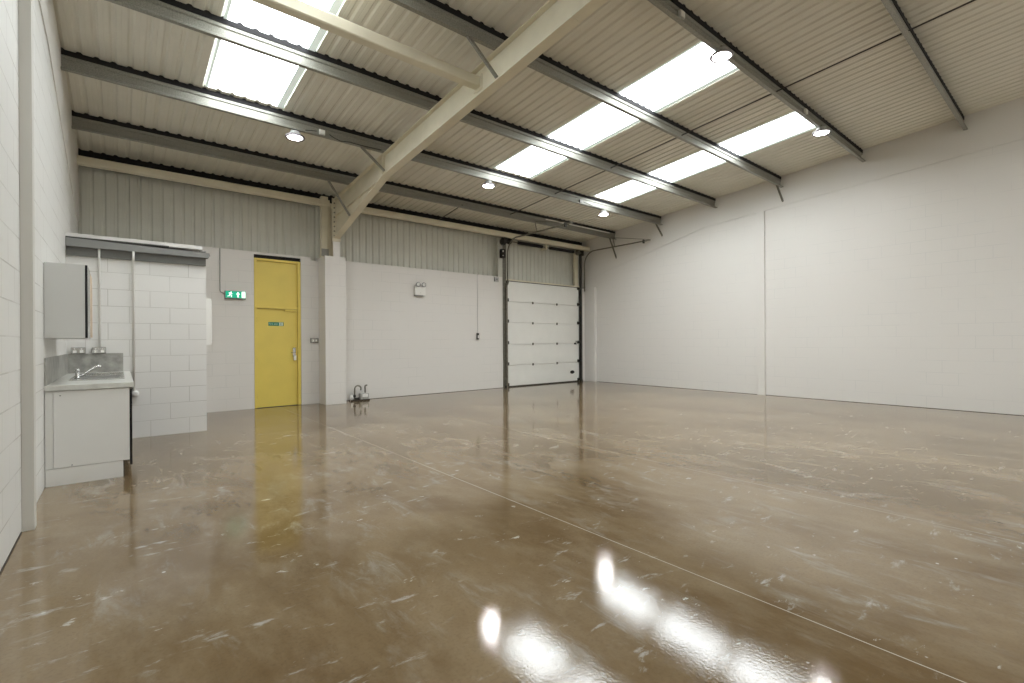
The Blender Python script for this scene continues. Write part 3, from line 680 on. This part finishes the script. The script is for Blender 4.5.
# white panel on the side of the block room
t = thing('distribution_board', (1.05, 8.85, 1.30), 'white electrical box on the end of the block partition', 'electrical box')
MB().box(1.011, 1.085, 8.60, 9.05, 1.30, 2.01, 0.002).build('box_body', m_plastic, t)
MB().box(1.085, 1.092, 8.62, 9.03, 1.33, 1.98, 0.002).build('cover', m_plastic, t)
# conduits
t = thing('conduit', (-0.215, PY, 1.28), 'thin white conduit dropping to the right socket above the worktop', 'conduit')
MB().tube([(-0.215, PY - 0.055, 2.62), (-0.215, PY - 0.055, 2.49), (-0.215, PY - 0.014, 2.46), (-0.215, PY - 0.014, 1.275)], 0.0135, 10).build('pipe', m_plastic, t)
for z in (1.6, 2.2): MB().box(-0.233, -0.197, PY - 0.02, PY, z, z + 0.018).build('saddle_clip', m_plastic, t)
t = thing('conduit', (0.15, PY, 0.6), 'white conduit running down the partition beside the worktop end', 'conduit')
MB().tube([(0.145, PY - 0.11, 2.605), (0.145, PY - 0.11, 2.50), (0.145, PY - 0.016, 2.46), (0.145, PY - 0.016, 0.66)], 0.014, 10).build('pipe', m_plastic, t)
MB().lathe([(0.018, -0.10), (0.042, -0.09), (0.042, 0.0)], (0.16, PY, 0.63), 16, 'Y').build('valve_cap', m_plastic, t)
for z in (1.1, 1.55, 2.2): MB().box(0.122, 0.168, PY - 0.02, PY, z, z + 0.018).build('saddle_clip', m_plastic, t)

# ------------------------------------------------------------------ kitchenette
CY0, CY1 = 6.17, PY - 0.004
t = thing('base_cabinet', (-0.23, 7.3, 0), 'white kitchen base unit with black doors under the worktop', 'cabinet')
MB().box(XL + 0.004, 0.068, CY0 + 0.018, CY1, 0.165, 0.890).build('carcass', m_cab, t)
sp_ = MB().box(-0.487, 0.068, CY0, CY0 + 0.018, 0.165, 0.886, 0.0015).build('side_panel', m_cab, t, 'plain white end panel facing the room')
MB().box(XL + 0.004, -0.489, CY0 + 0.002, CY0 + 0.018, 0.165, 0.890).build('scribe_strip', m_cab, t)
MB().lathe([(0.006, -0.003), (0.006, 0)], (-0.44, CY0 - 0.0, 0.845), 10, 'Y').build('screw_cap', m_sock, sp_)
MB().lathe([(0.006, -0.003), (0.006, 0)], (-0.36, CY0 - 0.0, 0.18), 10, 'Y').build('screw_cap', m_sock, sp_)
MB().box(XL + 0.004, 0.018, CY0 + 0.004, CY0 + 0.022, 0.0, 0.161, 0.001).build('end_plinth', m_cab, t)
MB().box(0.0, 0.024, CY0 + 0.023, CY1, 0.0, 0.165).build('front_plinth', m_gloss_black, t, 'black plinth under the doors')
n = 4; w = (CY1 - CY0 - 0.01) / n
for k in range(n):
    y0 = CY0 + 0.004 + k * w
    dr = MB().box(0.070, 0.090, y0, y0 + w - 0.004, 0.11, 0.872, 0.002).build('door', m_gloss_black, t)
    MB().box(0.090, 0.094, y0 + 0.02, y0 + w - 0.03, 0.868, 0.8715).build('finger_pull', m_dark, dr)
tag(MB().box(XL + 0.002, 0.104, CY0 - 0.02, CY1, 0.893, 0.943, 0.004).build('worktop', m_top), 'pale grey worktop running to the partition', 'worktop')
tag(MB().box(XL + 0.001, XL + 0.016, CY0 - 0.01, CY1 - 0.016, 0.944, 1.20, 0.001).build('upstand', m_stone), 'grey stone effect upstand along the left wall above worktop', 'splashback')
tag(MB().box(XL + 0.017, 0.03, CY1 - 0.014, CY1, 0.944, 1.20, 0.001).build('upstand', m_stone), 'grey stone effect upstand on the partition below the sockets', 'splashback')
# sink
t = thing('kitchen_sink', (-0.19, 7.5, 0.943), 'stainless inset sink with drainer in the pale worktop', 'sink')
b = MB(); b.box(-0.42, 0.035, 6.78, 6.84, 0.9435, 0.955, 0.003); b.box(-0.42, 0.035, 8.10, 8.16, 0.9435, 0.955, 0.003)
b.box(-0.42, -0.36, 6.84, 8.10, 0.9435, 0.955, 0.003); b.box(-0.01, 0.035, 6.84, 8.10, 0.9435, 0.955, 0.003)
b.build('rim', m_steel, t)
b = MB(); b.box(-0.36, -0.01, 7.55, 8.10, 0.9433, 0.946)
for k in range(7): b.tube([(-0.32 + k * 0.045, 7.6, 0.947), (-0.32 + k * 0.045, 8.05, 0.947)], 0.004, 6)
b.build('drainer', m_steel, t)
b = MB(); b.box(-0.36, -0.01, 6.84, 7.55, 0.9433, 0.9445); b.build('bowl', m_sock, t)
t = thing('kitchen_tap', (-0.365, 7.05, 0.955), 'chrome tap with long raised spout at the sink', 'tap')
MB().lathe([(0.024, 0), (0.024, 0.01), (0.017, 0.02), (0.017, 0.075), (0.02, 0.08), (0.02, 0.10), (0.008, 0.105)], (-0.365, 7.05, 0.955), 20).build('body', m_chrome, t)
MB().tube([(-0.355, 7.05, 0.975), (-0.33, 7.055, 0.985), (-0.22, 7.08, 1.072), (-0.195, 7.085, 1.084), (-0.17, 7.09, 1.076)], 0.012, 10).build('spout', m_chrome, t)
MB().tube([(-0.365, 7.05, 1.045), (-0.405, 7.05, 1.03)], 0.005, 8).build('lever', m_chrome, t)
# sockets
for x, nm in ((-0.431, 'left grey metal double socket above the stone upstand'), (-0.222, 'right grey metal double socket below the thin conduit')):
    t = thing('double_socket', (x, PY, 1.20), nm, 'socket', 'double sockets above the worktop')
    MB().box(x - 0.072, x + 0.072, PY - 0.042, PY, 1.200, 1.282, 0.005).build('back_box', m_sock, t)
    MB().box(x - 0.070, x + 0.070, PY - 0.048, PY - 0.042, 1.204, 1.278, 0.002).build('face_plate', m_steel, t)
    for sx in (-0.034, 0.034):
        MB().box(x + sx - 0.018, x + sx + 0.018, PY - 0.051, PY - 0.048, 1.212, 1.245, 0.002).build('socket_face', m_plastic, t)
        MB().box(x + sx - 0.007, x + sx + 0.007, PY - 0.053, PY - 0.048, 1.254, 1.270, 0.002).build('rocker', m_plastic, t)
# wall cabinet
t = thing('wall_cabinet', (-0.39, 6.6, 1.385), 'grey white wall cabinet with black door on the left wall', 'cabinet')
MB().box(XL + 0.003, -0.262, CY0, 7.25, 1.385, 2.093, 0.002).build('carcass', m_cab2, t)
MB().box(-0.260, -0.242, CY0 + 0.002, 6.66, 1.388, 2.090, 0.002).build('door', m_gloss_black, t, 'black front door')
MB().box(-0.260, -0.244, 6.67, 7.24, 1.400, 2.080, 0.002).build('door', m_wood, t, 'pale wood faced front')
